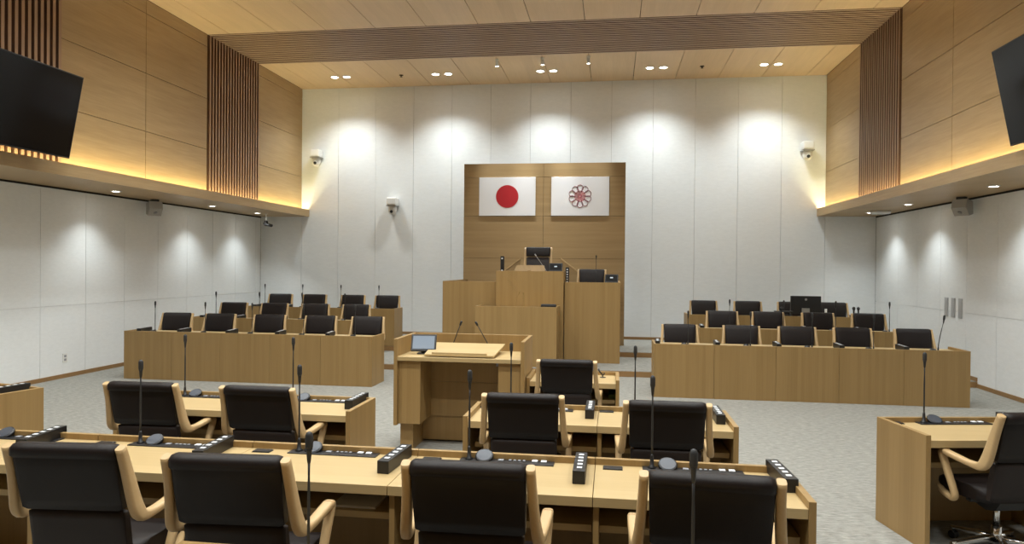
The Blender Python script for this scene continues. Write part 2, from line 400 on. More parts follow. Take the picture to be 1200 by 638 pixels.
b = nb(); lathe(b, [(.03, -.16), (.045, -.18), (.05, -.25), (.03, -.28)], n=14); obj('joint', b, 'blackm', t)
b = nb(); tube(b, [(-.06, .02, -.22), (.05, -.03, -.25), (.18, -.08, -.275)], [.03, .035, .032]); obj('camera_body', b, 'blackm', t)
for i, y in enumerate((12.79, 12.55, 12.31)):
    b = nb(); box(b, WR - .014, WR, y - .06, y + .06, 1.035, 1.355, bev=.004); 
    for k in range(7): box(b, WR - .018, WR - .014, y - .045, y + .045, 1.06 + k * .04, 1.075 + k * .04)
    tag(obj('wall_vent', b, 'paleblue'), f'narrow grey upright grille on the right wall, {["farthest", "middle", "nearest"][i]} of three', 'grille', 'grey wall grilles')
t = thing('wall_outlet', 'white power outlet low on the left wall', 'outlet', (WL, 9.89, .31))
bobj('cover_plate', 'wplastic', t, (0, .01, -.045, .045, -.07, .07), bev=.003)
bobj('socket', 'button', t, (.01, .013, -.02, .02, .01, .045)); bobj('socket', 'button', t, (.01, .013, -.02, .02, -.045, -.01))
# televisions
def tv(loc, ry, label, s, arm=.44):
    t = thing('television', label, 'television', loc, 0); t.rotation_euler = (0, ry, 0)
    # local: y along the wall, z up the panel, +x*s faces the room
    a, c = sorted((0, -s * .05)); bobj('bezel', 'black', t, (a, c, -.94, .94, 0, 1.06), bev=.006)
    a, c = sorted((s * .001, s * .003)); bobj('screen', 'tvscreen', t, (a, c, -.925, .925, .02, 1.045))
    a, c = sorted((-s * .05, -s * .10)); bobj('rear_housing', 'blackm', t, (a, c, -.5, .5, .2, .8), bev=.01)
    a, c = sorted((-s * .10, -s * arm)); bobj('wall_bracket', 'blackm', t, (a, c, -.06, .06, .62, .70), (a, c, -.25, -.21, .4, .44), (a, c, .21, .25, .4, .44))
tv((-6.95, 7.26, 3.14), math.atan2(.20, 1.03), 'large black wall television on the left wood wall, tilted forward', 1)
tv((4.30, 7.46, 3.17), -math.atan2(.21, 1.05), 'large black wall television on the right wood wall, tilted forward', -1, .33)
# flags
def disc(bm, cx, y0, y1, cz, r, n=48): prism(bm, [(cx + r * math.cos(2 * PI * i / n), cz + r * math.sin(2 * PI * i / n)) for i in range(n)], y0, y1, 'y')
t = thing('flag', 'white flag panel with one large red disc', 'flag', (-2.205, 14.70, 3.281))
bobj('cloth', 'flag', t, (-.60, .60, -.022, -.002, -.405, .405), bev=.003)
b = nb(); disc(b, 0, -.026, -.022, 0, .24); obj('red_disc', b, 'red', t)
t = thing('flag', 'white flag panel with a ring of outlined petals', 'flag', (-.674, 14.70, 3.281))
bobj('cloth', 'flag', t, (-.60, .60, -.022, -.002, -.405, .405), bev=.003)
b = nb()
for k in range(10):
    a = PI / 2 + k * 2 * PI / 10
    ca, sa = math.cos(a), math.sin(a)
    P = []
    for j in range(25):
        th = -2.35 + 4.7 * j / 24
        rr, tt = .172 + .063 * math.cos(th), .063 * math.sin(th)
        P.append((rr * ca - tt * sa, rr * sa + tt * ca))
    P = [(.095 * ca + .022 * sa, .095 * sa - .022 * ca)] + P + [(.095 * ca - .022 * sa, .095 * sa + .022 * ca)]
    tube(b, [(x, -.024, z) for x, z in P], .0055, n=5)
obj('petal_outline', b, 'crimson', t)
b = nb()
for r in (.112, .088, .064, .040, .018):
    tube(b, [(r * math.cos(2 * PI * i / 32), -.0235, r * math.sin(2 * PI * i / 32)) for i in range(33)], .0048, n=4)
for k in range(20):
    a = k * 2 * PI / 20; tube(b, [(.02 * math.cos(a), -.0235, .02 * math.sin(a)), (.115 * math.cos(a), -.0235, .115 * math.sin(a))], .003, n=4)
obj('center_pattern', b, 'pink', t)

# ------------------------------------------------------------------ desks (local: seat side is -y, rail at +y)
def make_desk(w, depth, name='desk', ends='', div=True, label='', group=None, panel_h=.745, mid_shelf=True):
    """origin: middle of the seat-side edge on the floor. ends: which full end panels ('l','r')"""
    t = thing(name, label, 'desk', (0, 0, 0), 0, group)
    h = w / 2; zt = .71
    x0 = -h + (.034 if 'l' in ends else .0015); x1 = h - (.034 if 'r' in ends else .0015)
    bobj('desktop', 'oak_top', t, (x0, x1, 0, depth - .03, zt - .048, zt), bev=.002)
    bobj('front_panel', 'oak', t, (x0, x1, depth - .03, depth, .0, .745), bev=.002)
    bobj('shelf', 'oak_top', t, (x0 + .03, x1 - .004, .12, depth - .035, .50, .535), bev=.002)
    if 'l' in ends: bobj('end_panel', 'oak', t, (-h, -h + .034, -.005, depth, 0, .745), bev=.002)
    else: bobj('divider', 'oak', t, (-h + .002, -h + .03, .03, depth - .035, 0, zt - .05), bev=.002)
    if 'r' in ends: bobj('end_panel', 'oak', t, (h - .034, h, -.005, depth, 0, .745), bev=.002)
    return t
def row(xs, y, rz, depth, z, wher, group, endl=True, endr=True, flip=False, name='desk'):
    n = len(xs) - 1; protos = {}
    for i in range(n):
        e = ''
        if i == 0 and endl: e += 'l'
        if i == n - 1 and endr: e += 'r'
        if flip: e = e.translate(str.maketrans('lr', 'rl'))
        lab = f'oak desk unit of {wher}' + (f', {ORD[i]} from the left' if n > 1 else '')
        cx = (xs[i] + xs[i + 1]) / 2; ww = xs[i + 1] - xs[i]
        if e not in protos: protos[e] = Kind(make_desk(ww, depth, name, e))
        protos[e].put((cx, y, z), rz, lab, group)
R1 = [.9 + .01 - 1.01 * k for k in range(5, -1, -1)]; R1 = [x + .02 for x in R1]
row(R1, 3.35, 0, .59, 0, 'the nearest long row', 'nearest desk row', endl=False)
row([-3.74, -2.80, -1.86], 4.86, 0, .55, 0, 'the short row behind the two left chairs', 'left second row desks')
row([-1.03, -.09, .85], 4.86, 0, .55, 0, 'the second row, in front of the lectern', 'middle second row desks')
k = make_desk(.88, .55, 'desk', 'lr', label='small single oak desk right of the lectern')
k.location = (-.36, 6.66, 0)
bobj('folder', 'green', None, (-.02, .05, 6.85, 7.1, .535, .575), bev=.003)
tag(bpy.data.objects['folder'], 'dark green folder on the shelf inside the small single desk', 'folder')
k = make_desk(1.02, .56, 'desk', 'lr', label='oak desk with a full side panel at the right edge, turned inward')
RA = math.radians(10.5)
def rot(x, y, a, ox, oy): return ox + x * math.cos(a) - y * math.sin(a), oy + x * math.sin(a) + y * math.cos(a)
# its far left corner stands at (1.90, 5.385)
RDX, RDY = rot(.51, -.56, RA, 1.90, 5.385); k.location = (RDX, RDY, 0); k.rotation_euler = (0, 0, RA)
k = make_desk(1.02, .56, 'desk', 'lr', label='oak desk cut off by the left edge, holding one black box')
LA = -math.radians(13)
LDX, LDY = rot(-.51, -.56, LA, -4.73, 5.31); k.location = (LDX, LDY, 0); k.rotation_euler = (0, 0, LA)
# desks of the first row below the photographer, carrying two microphones
row([-1.61, -.50, .61], 1.88, 0, .59, 0, 'the row below the camera', 'desks below the camera', name='desk')
# facing benches
XSL = [-7.52 + .804 * i for i in range(6)]; XSR = [.59 + .818 * i for i in range(6)]
row(XSL, 10.56, PI, .56, 0, 'the left block, front row', 'left block front row', flip=True, name='bench_desk')
row(XSL[:5], 12.26, PI, .56, ST, 'the left block, middle row', 'left block middle row', flip=True, name='bench_desk')
row(XSL[:5], 14.16, PI, .56, 2 * ST, 'the left block, back row', 'left block back row', flip=True, name='bench_desk')
row(XSR, 10.56, PI, .56, 0, 'the right block, front row', 'right block front row', flip=True, name='bench_desk')
row(XSR[1:], 12.26, PI, .56, ST, 'the right block, middle row', 'right block middle row', flip=True, name='bench_desk')
row(XSR[1:], 14.16, PI, .56, 2 * ST, 'the right block, back row', 'right block back row', flip=True, name='bench_desk')

# ------------------------------------------------------------------ chair (faces +y)
def rrect(a, b, r=.3):
    k = min(a, b) * r * 2
    P = []
    for sx, sy, a0 in ((1, 1, 0), (-1, 1, 90), (-1, -1, 180), (1, -1, 270)):
        for q in (0, 45, 90):
            an = math.radians(a0 + q); P.append((sx * (a - k) + k * math.cos(an), sy * (b - k) + k * math.sin(an)))
    return P
def smooth_path(K, n=5):
    out = []
    for i in range(len(K) - 1):
        p0 = K[max(i - 1, 0)]; p1 = K[i]; p2 = K[i + 1]; p3 = K[min(i + 2, len(K) - 1)]
        for j in range(n):
            t = j / n
            out.append([.5 * ((2 * b_) + (-a_ + c_) * t + (2 * a_ - 5 * b_ + 4 * c_ - d_) * t * t + (-a_ + 3 * b_ - 3 * c_ + d_) * t ** 3) for a_, b_, c_, d_ in zip(p0, p1, p2, p3)])
    out.append(list(K[-1])); return out
def pad(bm, prof, hw, crown=.012, nx=8, roll=.018, taper=0, zt=.97):
    """cushion from a closed side profile [(y,z)...] swept across x with rounded ends"""
    xs = [-hw, -hw + roll * .4, -hw + roll * 1.3] + [-hw + roll * 1.3 + (2 * hw - 2.6 * roll) * i / nx for i in range(1, nx)] + [hw - roll * 1.3, hw - roll * .4, hw]
    cy = sum(p[0] for p in prof) / len(prof); cz = sum(p[1] for p in prof) / len(prof)
    fr = []; secs = []
    for x in xs:
        e = (hw - abs(x)); s = 1.0
        if e < roll * 1.3: s = 1 - .10 * (1 - e / (roll * 1.3)) ** 2 * 3
        secs.append([((p[0] - cy) * max(s, .72), (p[1] - cz) * (1 - (1 - s) * .25)) for p in prof]); fr.append((Vector((x, cy, cz)), Vector((0, 1, 0)), Vector((0, 0, 1))))
    n0 = len(bm.verts); sweep(bm, fr, secs)
    if taper:
        for v in bm.verts: v.co.x *= 1 - taper * (zt - v.co.z)
def make_chair(top=.97, split=.655, lift=0, name='chair'):
    t = thing(name, 'x', 'chair')
    def by(z):  # back line (centre of the pad) at height z
        return -.195 - (z - .42) * .22 - max(0, z - .66) * .05
    def padprof(z0, z1, th0, th1, bulge=.01, roundtop=True):
        f = []; n = 6
        for i in range(n + 1):
            z = z0 + (z1 - z0) * i / n; th = th0 + (th1 - th0) * i / n
            f.append((by(z) + th / 2 + bulge * math.sin(PI * i / n), z))
        if roundtop:
            f += [(by(z1) + th1 * .2, z1 + .018), (by(z1) - th1 * .3, z1 + .018), (by(z1) - th1 * .72, z1 + .003), (by(z1) - th1 * .72, z1 - .03)]
        for i in range(n, -1, -1):
            z = z0 + (z1 - z0) * i / n; th = th0 + (th1 - th0) * i / n
            if roundtop and i == n: z -= .045
            f.append((by(z) - th / 2 - bulge * .5 * math.sin(PI * i / n), z))
        return f
    b = nb(); pad(b, padprof(split + .003, top - .018, .055, .065), .236, taper=.10, zt=top); obj('backrest', b, 'leather', t)
    b = nb(); pad(b, padprof(.40, split - .003, .04, .042, roundtop=False), .222, taper=.05, zt=split); obj('lower_backrest', b, 'leather_low', t)
    # seat cushion
    P = [(-.19, .385), (-.19, .45), (-.12, .468), (.0, .462), (.14, .462), (.21, .452), (.245, .43), (.25, .40), (.235, .375), (.15, .37), (0, .37)]
    b = nb(); pad(b, P[::-1], .235, nx=6); obj('seat', b, 'leather', t)
    for s in (-1, 1):
        # upright side piece sweeping into the arm, down to the seat and forward along it
        K = [(.254, by(top) - .008, top - .012, .022, .018), (.258, by(.85) - .002, .85, .026, .019), (.267, by(.73) - .002, .73, .032, .020),
             (.275, by(.665) + .002, .66, .034, .021), (.280, by(.64) + .030, .624, .027, .022), (.286, -.13, .620, .018, .024), (.293, .0, .632, .017, .026), (.296, .075, .640, .017, .026)]
        def ribbon(K, bm):
            S = smooth_path(K, 4); fr = []; secs = []
            for i, q in enumerate(S):
                a_ = S[max(i - 1, 0)]; c_ = S[min(i + 1, len(S) - 1)]
                T = Vector((0, c_[1] - a_[1], c_[2] - a_[2])).normalized(); nrm = Vector((0, -T.z, T.y))
                fr.append((Vector((s * q[0], q[1], q[2])), Vector((1, 0, 0)), nrm)); secs.append(rrect(q[4], q[3], .32))
            sweep(bm, fr, secs)
        b = nb(); ribbon(K, b); obj('side_frame', b, 'armwood', t)
        K2 = [(.296, .06, .642, .016, .024), (.296, .098, .632, .018, .024), (.295, .095, .60, .019, .023), (.292, .04, .49, .019, .021), (.290, -.005, .40, .020, .020), (.288, .0, .368, .020, .020), (.284, .03, .358, .018, .020), (.27, .12, .366, .016, .020), (.235, .21, .378, .013, .018)]
        b = nb(); ribbon(K2, b); obj('arm_support', b, 'armwood', t)
    for s in (-1, 1):
        for z in (.86, .70):
            b = nb(); lathe(b, [(.006, 0), (.006, .003)], n=10, mtx=Matrix.Translation((s * (.257 if z > .8 else .270), by(z) + .012, z)) @ Matrix.Rotation(s * PI / 2, 4, 'Y') @ Matrix.Translation((0, 0, .012)))
            if s > 0 or True: obj('screw_cap', b, 'black', t)
    b = nb(); prism(b, [(-.14, .37), (.12, .37), (.08, .31), (-.02, .29), (-.10, .31)], -.09, .09, 'x'); box(b, -.2, .2, -.03, .01, .345, .362); obj('tilt_mechanism', b, 'blackm', t)
    b = nb(); tube(b, [(0, 0, .34), (0, 0, .18)], .018, n=12); tube(b, [(0, 0, .18), (0, 0, .07)], .03, n=12); obj('gas_column', b, 'chrome', t)
    for k in range(5):
        a = PI / 2 + k * 2 * PI / 5 + .3; ca, sa = math.cos(a), math.sin(a)
        b = nb(); fr = []; secs = []
        for r, z, hw, hh in ((.015, .10, .024, .022), (.12, .098, .022, .018), (.27, .074, .016, .011), (.30, .072, .014, .010)):
            fr.append((Vector((r * ca, r * sa, z)), Vector((-sa, ca, 0)), Vector((0, 0, 1)))); secs.append(rrect(hw, hh, .3))
        sweep(b, fr, secs); lg = obj('leg', b, 'chrome', t)
        b = nb(); Mx = Matrix.Translation((.285 * ca, .285 * sa, .027)) @ Matrix.Rotation(a, 4, 'Z') @ Matrix.Rotation(PI / 2, 4, 'X')
        lathe(b, [(.02, -.022), (.027, -.018), (.027, -.006), (.02, -.004), (.02, .004), (.027, .006), (.027, .018), (.02, .022)], n=14, mtx=Mx); tube(b, [(.285 * ca, .285 * sa, .03), (.285 * ca, .285 * sa, .07)], .008, n=6); obj('caster', b, 'black', lg)
    if lift:
        for ch in t.children:
            if ch.name.split('.')[0] not in ('gas_column', 'leg'):
                for v in ch.data.vertices: v.co.z += lift
    return t
CH = Kind(make_chair()); CHH = Kind(make_chair(lift=.045))
def chair(x, yback, z, rz, label, group, kind=None):
    # yback: depth of the top of the backrest; the chair's own origin lies 0.33 in front of it
    a = rz; ox, oy = -(-.33) * -math.sin(a), -(-.33) * math.cos(a)
    return (kind or CH).put((x + ox, yback + oy, z), rz, label, group)
G = 'chairs at the nearest row'
chair(-2.345, 2.75, 0, .09, 'black leather armchair in the nearest row, leftmost, cut by the left edge', G, CHH)
chair(-1.565, 2.70, 0, .07, 'black leather armchair in the nearest row, second from the left', G, CHH)
chair(-.565, 2.77, 0, .02, 'black leather armchair in the nearest row, second from the right', G, CHH)
chair(.385, 2.77, 0, -.04, 'black leather armchair in the nearest row, rightmost, in front of a big microphone', G, CHH)
G = 'chairs at the second row'
chair(-3.25, 4.50, 0, .05, 'black leather armchair at the left short row, the left one of two', G)
chair(-2.385, 4.50, .0, .0, 'black leather armchair at the left short row, the right one of two', G)
chair(-.57, 4.57, .0, .03, 'black leather armchair in the second row just before the lectern', G)
chair(.35, 4.48, .0, .0, 'black leather armchair in the second row, right of the lectern one', G)
chair(-.395, 6.33, .0, .0, 'black leather armchair at the small single desk right of the lectern', 'chairs at the second row')
CH.put((2.44, 4.86, 0), .22, 'black leather armchair cut off by the right edge, pulled back from its desk', 'chairs at the second row')
def block(cs, y, z, side, rowname):
    names = ['nearest the left end', 'second from its left end', 'third from its left end', 'fourth from its left end', 'rightmost'] if len(cs) == 5 else ['leftmost', 'second from its left end', 'third from its left end', 'rightmost']
    if len(cs) == 5: names[0] = 'leftmost'
    for i, x in enumerate(cs):
        chair(x, y, z, PI + (.06 * random.uniform(-1, 1)) + (.10 if side == 'left' else -.02), f'dark leather chair in the {side} block, {rowname} row, {names[i]}', f'chairs in the {side} block {rowname} row')
block([-7.27, -6.49, -5.61, -4.72, -3.92], 11.0, 0, 'left', 'front')
block([-7.21, -6.38, -5.56, -4.75], 12.7, ST, 'left', 'middle')
block([-7.20, -6.41, -5.54, -4.77], 14.6, 2 * ST, 'left', 'back')
block([1.03, 1.94, 2.74, 3.52, 4.36], 11.0, -.02, 'right', 'front')
block([1.91, 2.68, 3.50, 4.32], 12.7, ST, 'right', 'middle')
block([1.83, 2.69, 3.53, 4.31], 14.6, 2 * ST, 'right', 'back')

# ------------------------------------------------------------------ desk equipment
def make_mic(lean=0, h=.50, big=False):
    t = thing('gooseneck_microphone', 'x', 'microphone')
    b = nb(); lathe(b, [(.022, 0), (.022, .006), (.012, .012), (.009, .06), (.006, .075)], n=14); obj('base', b, 'black', t)
    b = nb(); P = [(lean * (k / 6) ** 1.3 * h, 0, .07 + (h - .17) * k / 6) for k in range(7)]; tube(b, P, [.0055] * 5 + [.004, .005], n=8); obj('stem', b, 'blackm', t)
    z = h - .11; x = lean * h; Mx = Matrix.Translation((x, 0, z)) @ Matrix.Rotation(math.atan(lean), 4, 'Y')
    b = nb(); lathe(b, [(.005, 0), (.007, .01), (.010, .045), (.0125, .052)], n=14, mtx=Mx); obj('capsule_body', b, 'black', t)
    b = nb(); lathe(b, [(.012, .052), (.0138, .06), (.0138, .098), (.010, .108), (.004, .112)], n=16, mtx=Mx); obj('windscreen', b, 'blackm', t, smooth=True)
    return t
MIC = Kind(make_mic())
def mic(x, y, z, lab, group, rz=0, kind=None): (kind or MIC).put((x, y, z), rz, lab, group)
def make_console(w=.53, btn=True):
    t = thing('microphone_console', 'x', 'control panel')
    bobj('plate', 'black', t, (0, w, -.052, .028, 0, .006), bev=.002)
    # round loudspeaker leaning back
    b = nb(); Mx = Matrix.Translation((.135, .010, .024)) @ Matrix.Rotation(.52, 4, 'X')
    lathe(b, [(.050, -.010), (.052, 0), (.050, .006), (.044, .008)], n=28, mtx=Mx); d = obj('speaker_dome', b, 'black', t)
    b = nb(); lathe(b, [(.043, .008), (.042, .010)], n=28, mtx=Mx); obj('speaker_grille', b, 'grille', d)
    if btn:
        bobj('display', 'button', t, (.215, .245, -.008, .022, .006, .009))
        for i in range(4): bobj('button', 'button', t, (.275 + i * .026, .290 + i * .026, -.002, .014, .006, .011), bev=.001)
        for i in range(2): bobj('white_button', 'mark', t, (.405 + i * .05, .437 + i * .05, -.008, .022, .006, .013), bev=.002)
    return t
CON = Kind(make_console())
def make_box(n=5):
    t = thing('voting_box', 'x', 'control box')
    bobj('housing', 'black', t, (-.032, .032, -.18, .18, 0, .068), bev=.003)
    for i in range(n):
        y = -.135 + i * .062
        bobj('key_label', 'mark', t, (-.012, .014, y, y + .026, .0682, .0705))
    return t
BOX = Kind(make_box())
def make_pad():
    t = thing('desk_pad', 'x', 'desk pad'); bobj('cover', 'black', t, (-.05, .05, -.028, .028, 0, .008), bev=.003); bobj('rim', 'blackm', t, (-.053, .053, -.031, .031, 0, .003)); return t
PAD = Kind(make_pad())
Z = .71
def seat_set(cx, yf, rz, where, box=(.42, .0), micx=-.20, pad_=True, con=True, boxrot=0.0, micd=.54):
    def W(x, y): return rot(x, y, rz, cx, yf)
    x, y = W(micx, micd - .0); mic(x, y, Z + .006, f'thin black gooseneck microphone {where}', 'gooseneck microphones on the desks', rz)
    if con: x, y = W(micx - .05, micd); CON.put((x, y, Z), rz, f'flat black microphone console with round speaker {where}', 'microphone consoles')
    if box: x, y = W(box[0], .37 + box[1]); BOX.put((x, y, Z), rz + boxrot, f'long black box with white keys {where}', 'black boxes with white keys')
    if pad_: x, y = W(-.41, .50); PAD.put((x, y, Z), rz, f'small dark flap in the desktop {where}', 'desktop flaps')
R1c = [(a + c) / 2 for a, c in zip(R1, R1[1:])]
wh = ['on the nearest row at its left end', 'on the nearest row behind the leftmost chair', 'on the nearest row right of the second chair', 'on the nearest row behind the third chair', 'on the nearest row behind its rightmost chair']
bx = [(.23, .07), (.36, .02), (.43, .0), (.43, .0), (.445, .10 - .06)]
for i in range(5): seat_set(R1c[i], 3.35, 0, wh[i], box=bx[i], boxrot=(.12 if i == 0 else (.06 if i == 1 else (-.06 if i == 2 else (.05 if i == 4 else 0)))), micd=.53)
seat_set(-3.27, 4.86, 0, 'on the left short row, left seat', box=None, micd=.49)
seat_set(-2.33, 4.86, 0, 'on the left short row, right seat', box=(.37, .03), micd=.49)
seat_set(-.56, 4.86, 0, 'on the second row before the lectern', box=(.41, .03), micd=.49)
seat_set(.38, 4.86, 0, 'on the second row, right seat', box=(.385, .02), micd=.49)
seat_set(RDX, RDY, RA, 'on the desk at the right edge', box=(.41, .02), micd=.50)
x, y = rot(.36, .36, LA, LDX, LDY); BOX.put((x, y, Z), LA + .1, 'long black box with white keys on the desk cut by the left edge', 'black boxes with white keys')
# paper tray contents under the near desktop
bobj('paper_stack', 'paper', None, (-1.44, -1.20, 3.50, 3.75, .5352, .547), bev=.002); tag(bpy.data.objects['paper_stack'], 'sheaf of papers on the shelf under the nearest desk row', 'papers')
# small clip microphone on the single desk
t = thing('small_microphone', 'tiny bent black microphone on the small single desk', 'microphone', (-.08, 7.03, Z))
b = nb(); lathe(b, [(.03, 0), (.03, .004), (.02, .007)], n=14); obj('base', b, 'pad', t)
b = nb(); tube(b, [(0, 0, .005), (-.005, 0, .03), (-.03, 0, .055), (-.045, 0, .085)], [.006, .006, .008, .009]); tube(b, [(0, 0, .02), (.02, 0, .045)], .005); obj('stem', b, 'black', t)
# two microphones of the row below the camera
mic(-1.05, 2.35, Z, 'large foreground gooseneck microphone rising beside the second chair', 'gooseneck microphones on the desks')
mic(.27, 2.35, Z, 'large foreground gooseneck microphone rising before the rightmost near chair', 'gooseneck microphones on the desks')
# the facing blocks
def make_console_small():
    t = thing('microphone_console', 'x', 'control panel'); bobj('plate', 'black', t, (-.06, .42, -.052, .028, 0, .006), bev=.002)
    b = nb(); lathe(b, [(.045, 0), (.048, .02), (.03, .042), (.01, .046)], (.07, 0, .004), n=20); obj('speaker_dome', b, 'black', t, smooth=True); return t
CONS = Kind(make_console_small())
nm5 = ['leftmost', 'second from left', 'middle', 'fourth from left', 'rightmost']; nm4 = ['leftmost', 'second from left', 'third from left', 'rightmost']
MICL = Kind(make_mic(lean=-.12))
def blockset(centres, mics, y, z, side, rw, boxes):
    nm = nm5 if len(centres) == 5 else nm4
    for i, (cx, mx) in enumerate(zip(centres, mics)):
        last = side == 'right' and rw == 'front' and i == 4
        mic(mx, y + .07, z + Z, f'thin gooseneck microphone on the {side} block, {rw} row, {nm[i]}', f'microphones on the {side} block', PI, kind=MICL if last else None)
        CONS.put((mx + .02, y + .10, z + Z), PI, f'flat black console on the {side} block, {rw} row, {nm[i]}', f'consoles on the {side} block')
        if boxes[i]: BOX.put((cx - .345 + (.12 if (side == 'left' and i == 0) else 0), y + .24, z + Z), PI + (.15 if side == 'left' else -.05), f'long black box on the {side} block, {rw} row, {nm[i]}', f'black boxes on the {side} block')
cl = [(a + c) / 2 for a, c in zip(XSL, XSL[1:])]; cr = [(a + c) / 2 for a, c in zip(XSR, XSR[1:])]
blockset(cl, [-7.04, -6.20, -5.43, -4.60, -3.79], 10.0, 0, 'left', 'front', [1] * 5)
blockset(cl[:4], [-7.04, -6.21, -5.41, -4.62], 11.7, ST, 'left', 'middle', [1] * 4)
blockset(cl[:4], [-7.09, -6.27, -5.45, -4.65], 13.6, 2 * ST, 'left', 'back', [1] * 4)
blockset(cr, [1.06, 1.90, 2.71, 3.50, 4.31], 10.0, 0, 'right', 'front', [1] * 5)
blockset(cr[1:], [1.89, 2.73, 3.52, 4.32], 11.7, ST, 'right', 'middle', [1] * 4)

# ------------------------------------------------------------------ equipment on the right block's back row
zb = 2 * ST + Z
t = thing('computer_monitor', 'black computer monitor seen from behind on the right block', 'monitor', (3.63, 13.95, zb))
bobj('rear_case', 'black', t, (-.275, .275, -.02, .02, .06, .40), bev=.006)
bobj('stand', 'steel', t, (-.075, .065, -.045, -.025, .0, .17), bev=.003); bobj('foot', 'steel', t, (-.12, .12, -.1, .09, 0, .012), bev=.003)
b = nb(); disc(b, 0, -.023, -.0202, .335, .022, 20); obj('logo', b, 'button', t)
t = thing('camera_controller', 'black device on thin legs beside the monitor on the right block', 'device', (3.23, 13.86, zb))
bobj('housing', 'blackm', t, (-.18, .14, -.07, .07, .09, .115), bev=.004); bobj('side_panel', 'blackm', t, (-.165, -.14, -.06, .06, 0, .09), (.10, .125, -.06, .06, 0, .09)); bobj('base', 'black', t, (-.08, .08, -.05, .05, 0, .05), bev=.01)
b = nb(); tube(b, [(-.06, 0, .11), (-.06, 0, .19)], [.02, .024]); obj('joystick', b, 'black', t)
t = thing('white_bottle', 'small white bottle right of the monitor', 'bottle', (3.965, 13.85, zb))
b = nb(); lathe(b, [(.03, 0), (.042, .004), (.042, .03), (.028, .055), (.02, .10), (.02, .15)], n=18); obj('body', b, 'wplastic', t, smooth=True)
b = nb(); lathe(b, [(.022, .15), (.022, .165), (.01, .168)], n=16); obj('cap', b, 'paper', t)
t = thing('microphone_charger', 'black charging dock on the right block holding two handheld microphones', 'dock', (4.52, 13.85, zb))
bobj('housing', 'black', t, (-.12, .12, -.06, .06, 0, .05), bev=.008)
bobj('top_tray', 'blackm', t, (-.125, .125, -.065, .065, .045, .06), bev=.004)
for i, x in enumerate((-.04, .04)):
    h = thing('handheld_microphone', f'handheld black microphone standing in the dock, {"left" if i == 0 else "right"} one', 'microphone', (4.50 + x, 13.85, zb + .06), 0, 'handheld microphones')
    b = nb(); lathe(b, [(.013, 0), (.016, .09), (.020, .10)], n=14); obj('handle', b, 'blackm', h, smooth=True)
    b = nb(); lathe(b, [(.021, .10), (.028, .115), (.028, .135), (.018, .152), (.006, .158)], n=16); obj('grille', b, 'black', h, smooth=True)

# ------------------------------------------------------------------ lectern
t = thing('lectern', 'wide oak speaker lectern with raised rims and slanted reading board', 'lectern', (-1.44, 6.55, 0))
# local x -.62..+.62, seat (near) side y=0, depth .62
bobj('plinth', 'oak', t, (-.60, -.47, .12, .62, 0, .27), (.47, .60, .12, .62, 0, .27), (-.47, .47, .48, .62, .02, .27), bev=.003)
bobj('pedestal', 'oak', t, (-.60, -.38, .04, .55, .27, .885), bev=.003); bobj('pedestal', 'oak', t, (.38, .60, .04, .55, .27, .885), bev=.003)
bobj('back_panel', 'oak', t, (-.38, .38, .46, .49, .27, .62), (-.38, .38, .455, .49, .623, .885), bev=.001)
bobj('side_panel', 'oak', t, (-.635, -.60, .0, .68, .26, 1.095), bev=.003); bobj('side_panel', 'oak', t, (.60, .635, .0, .68, .26, 1.095), bev=.003)
bobj('front_panel', 'oak', t, (-.60, .60, .65, .68, .26, 1.095), bev=.003)
bobj('worktop', 'oak_top', t, (-.60, .60, .0, .65, .885, .925), bev=.003)
b = nb(); prism(b, [(-.34, .03), (.34, .03), (.37, .54), (-.37, .54)], 0, .016, 'z')
for v in b.verts: v.co.z += .935 + (v.co.y - .03) * .12
rb = obj('reading_board', b, 'oak_top', t)
b = nb(); box(b, -.27, .27, .04, .056, .945, .970, bev=.002); obj('book_stop', b, 'oak_top', t)
b = nb(); prism(b, [(.07, .926), (.50, .926), (.50, .989), (.07, .938)], -.30, .30, 'x'); obj('board_wedge', b, 'oak', t)
bobj('cable_box', 'button', t, (.30, .37, .40, .455, .80, .84), bev=.003)
def tablet(loc, rz, w_, h_, lean, label, scr='lcd', group=None, st=True):
    t = thing('touch_monitor', label, 'monitor', loc, rz, group)
    Mx = Matrix.Translation((0, 0, .03)) @ Matrix.Rotation(-lean, 4, 'X')
    b = nb(); box(b, -w_ / 2, w_ / 2, -.012, .012, 0, h_, bev=.005, mtx=Mx); obj('frame', b, 'black', t)
    b = nb(); box(b, -w_ / 2 + .018, w_ / 2 - .018, -.0145, -.0122, .022, h_ - .018, mtx=Mx); obj('screen', b, scr, t)
    if scr == 'screen':
        b = nb(); box(b, -.025, .025, -.0152, -.0148, h_ * .5, h_ * .5 + .022, mtx=Mx); obj('screen_mark', b, 'glow', t)
    b = nb(); box(b, -w_ * .25, w_ * .25, -.005, .12, 0, .012, bev=.004); box(b, -.03, .03, .05, .07, .01, .10, bev=.004); obj('stand', b, 'black', t)
    return t
tablet((-1.84, 6.76, .925), .12, .25, .175, .45, 'small touch monitor with grey blue screen on the lectern')
def lean_mic(x, y, z, dx, dz, label, group, mtl=('black', 'blackm'), thick=1.0):
    t = thing('gooseneck_microphone', label, 'microphone', (x, y, z), 0, group)
    b = nb(); lathe(b, [(.02, 0), (.02, .008), (.01, .014)], n=14); obj('base', b, mtl[0], t)
    b = nb(); P = [Vector((dx * (k / 6) ** 1.05, 0, .01 + (dz - .04) * k / 6)) for k in range(7)]; tube(b, P, .0045 * thick, n=8); obj('stem', b, mtl[1], t)
    d = (P[-1] - P[-3]).normalized(); b = nb(); q = P[-1]; tube(b, [q, q + d * .012, q + d * .045, q + d * .055], [.006 * thick, .011 * thick, .012 * thick, .006 * thick], n=10); obj('windscreen', b, mtl[0], t)
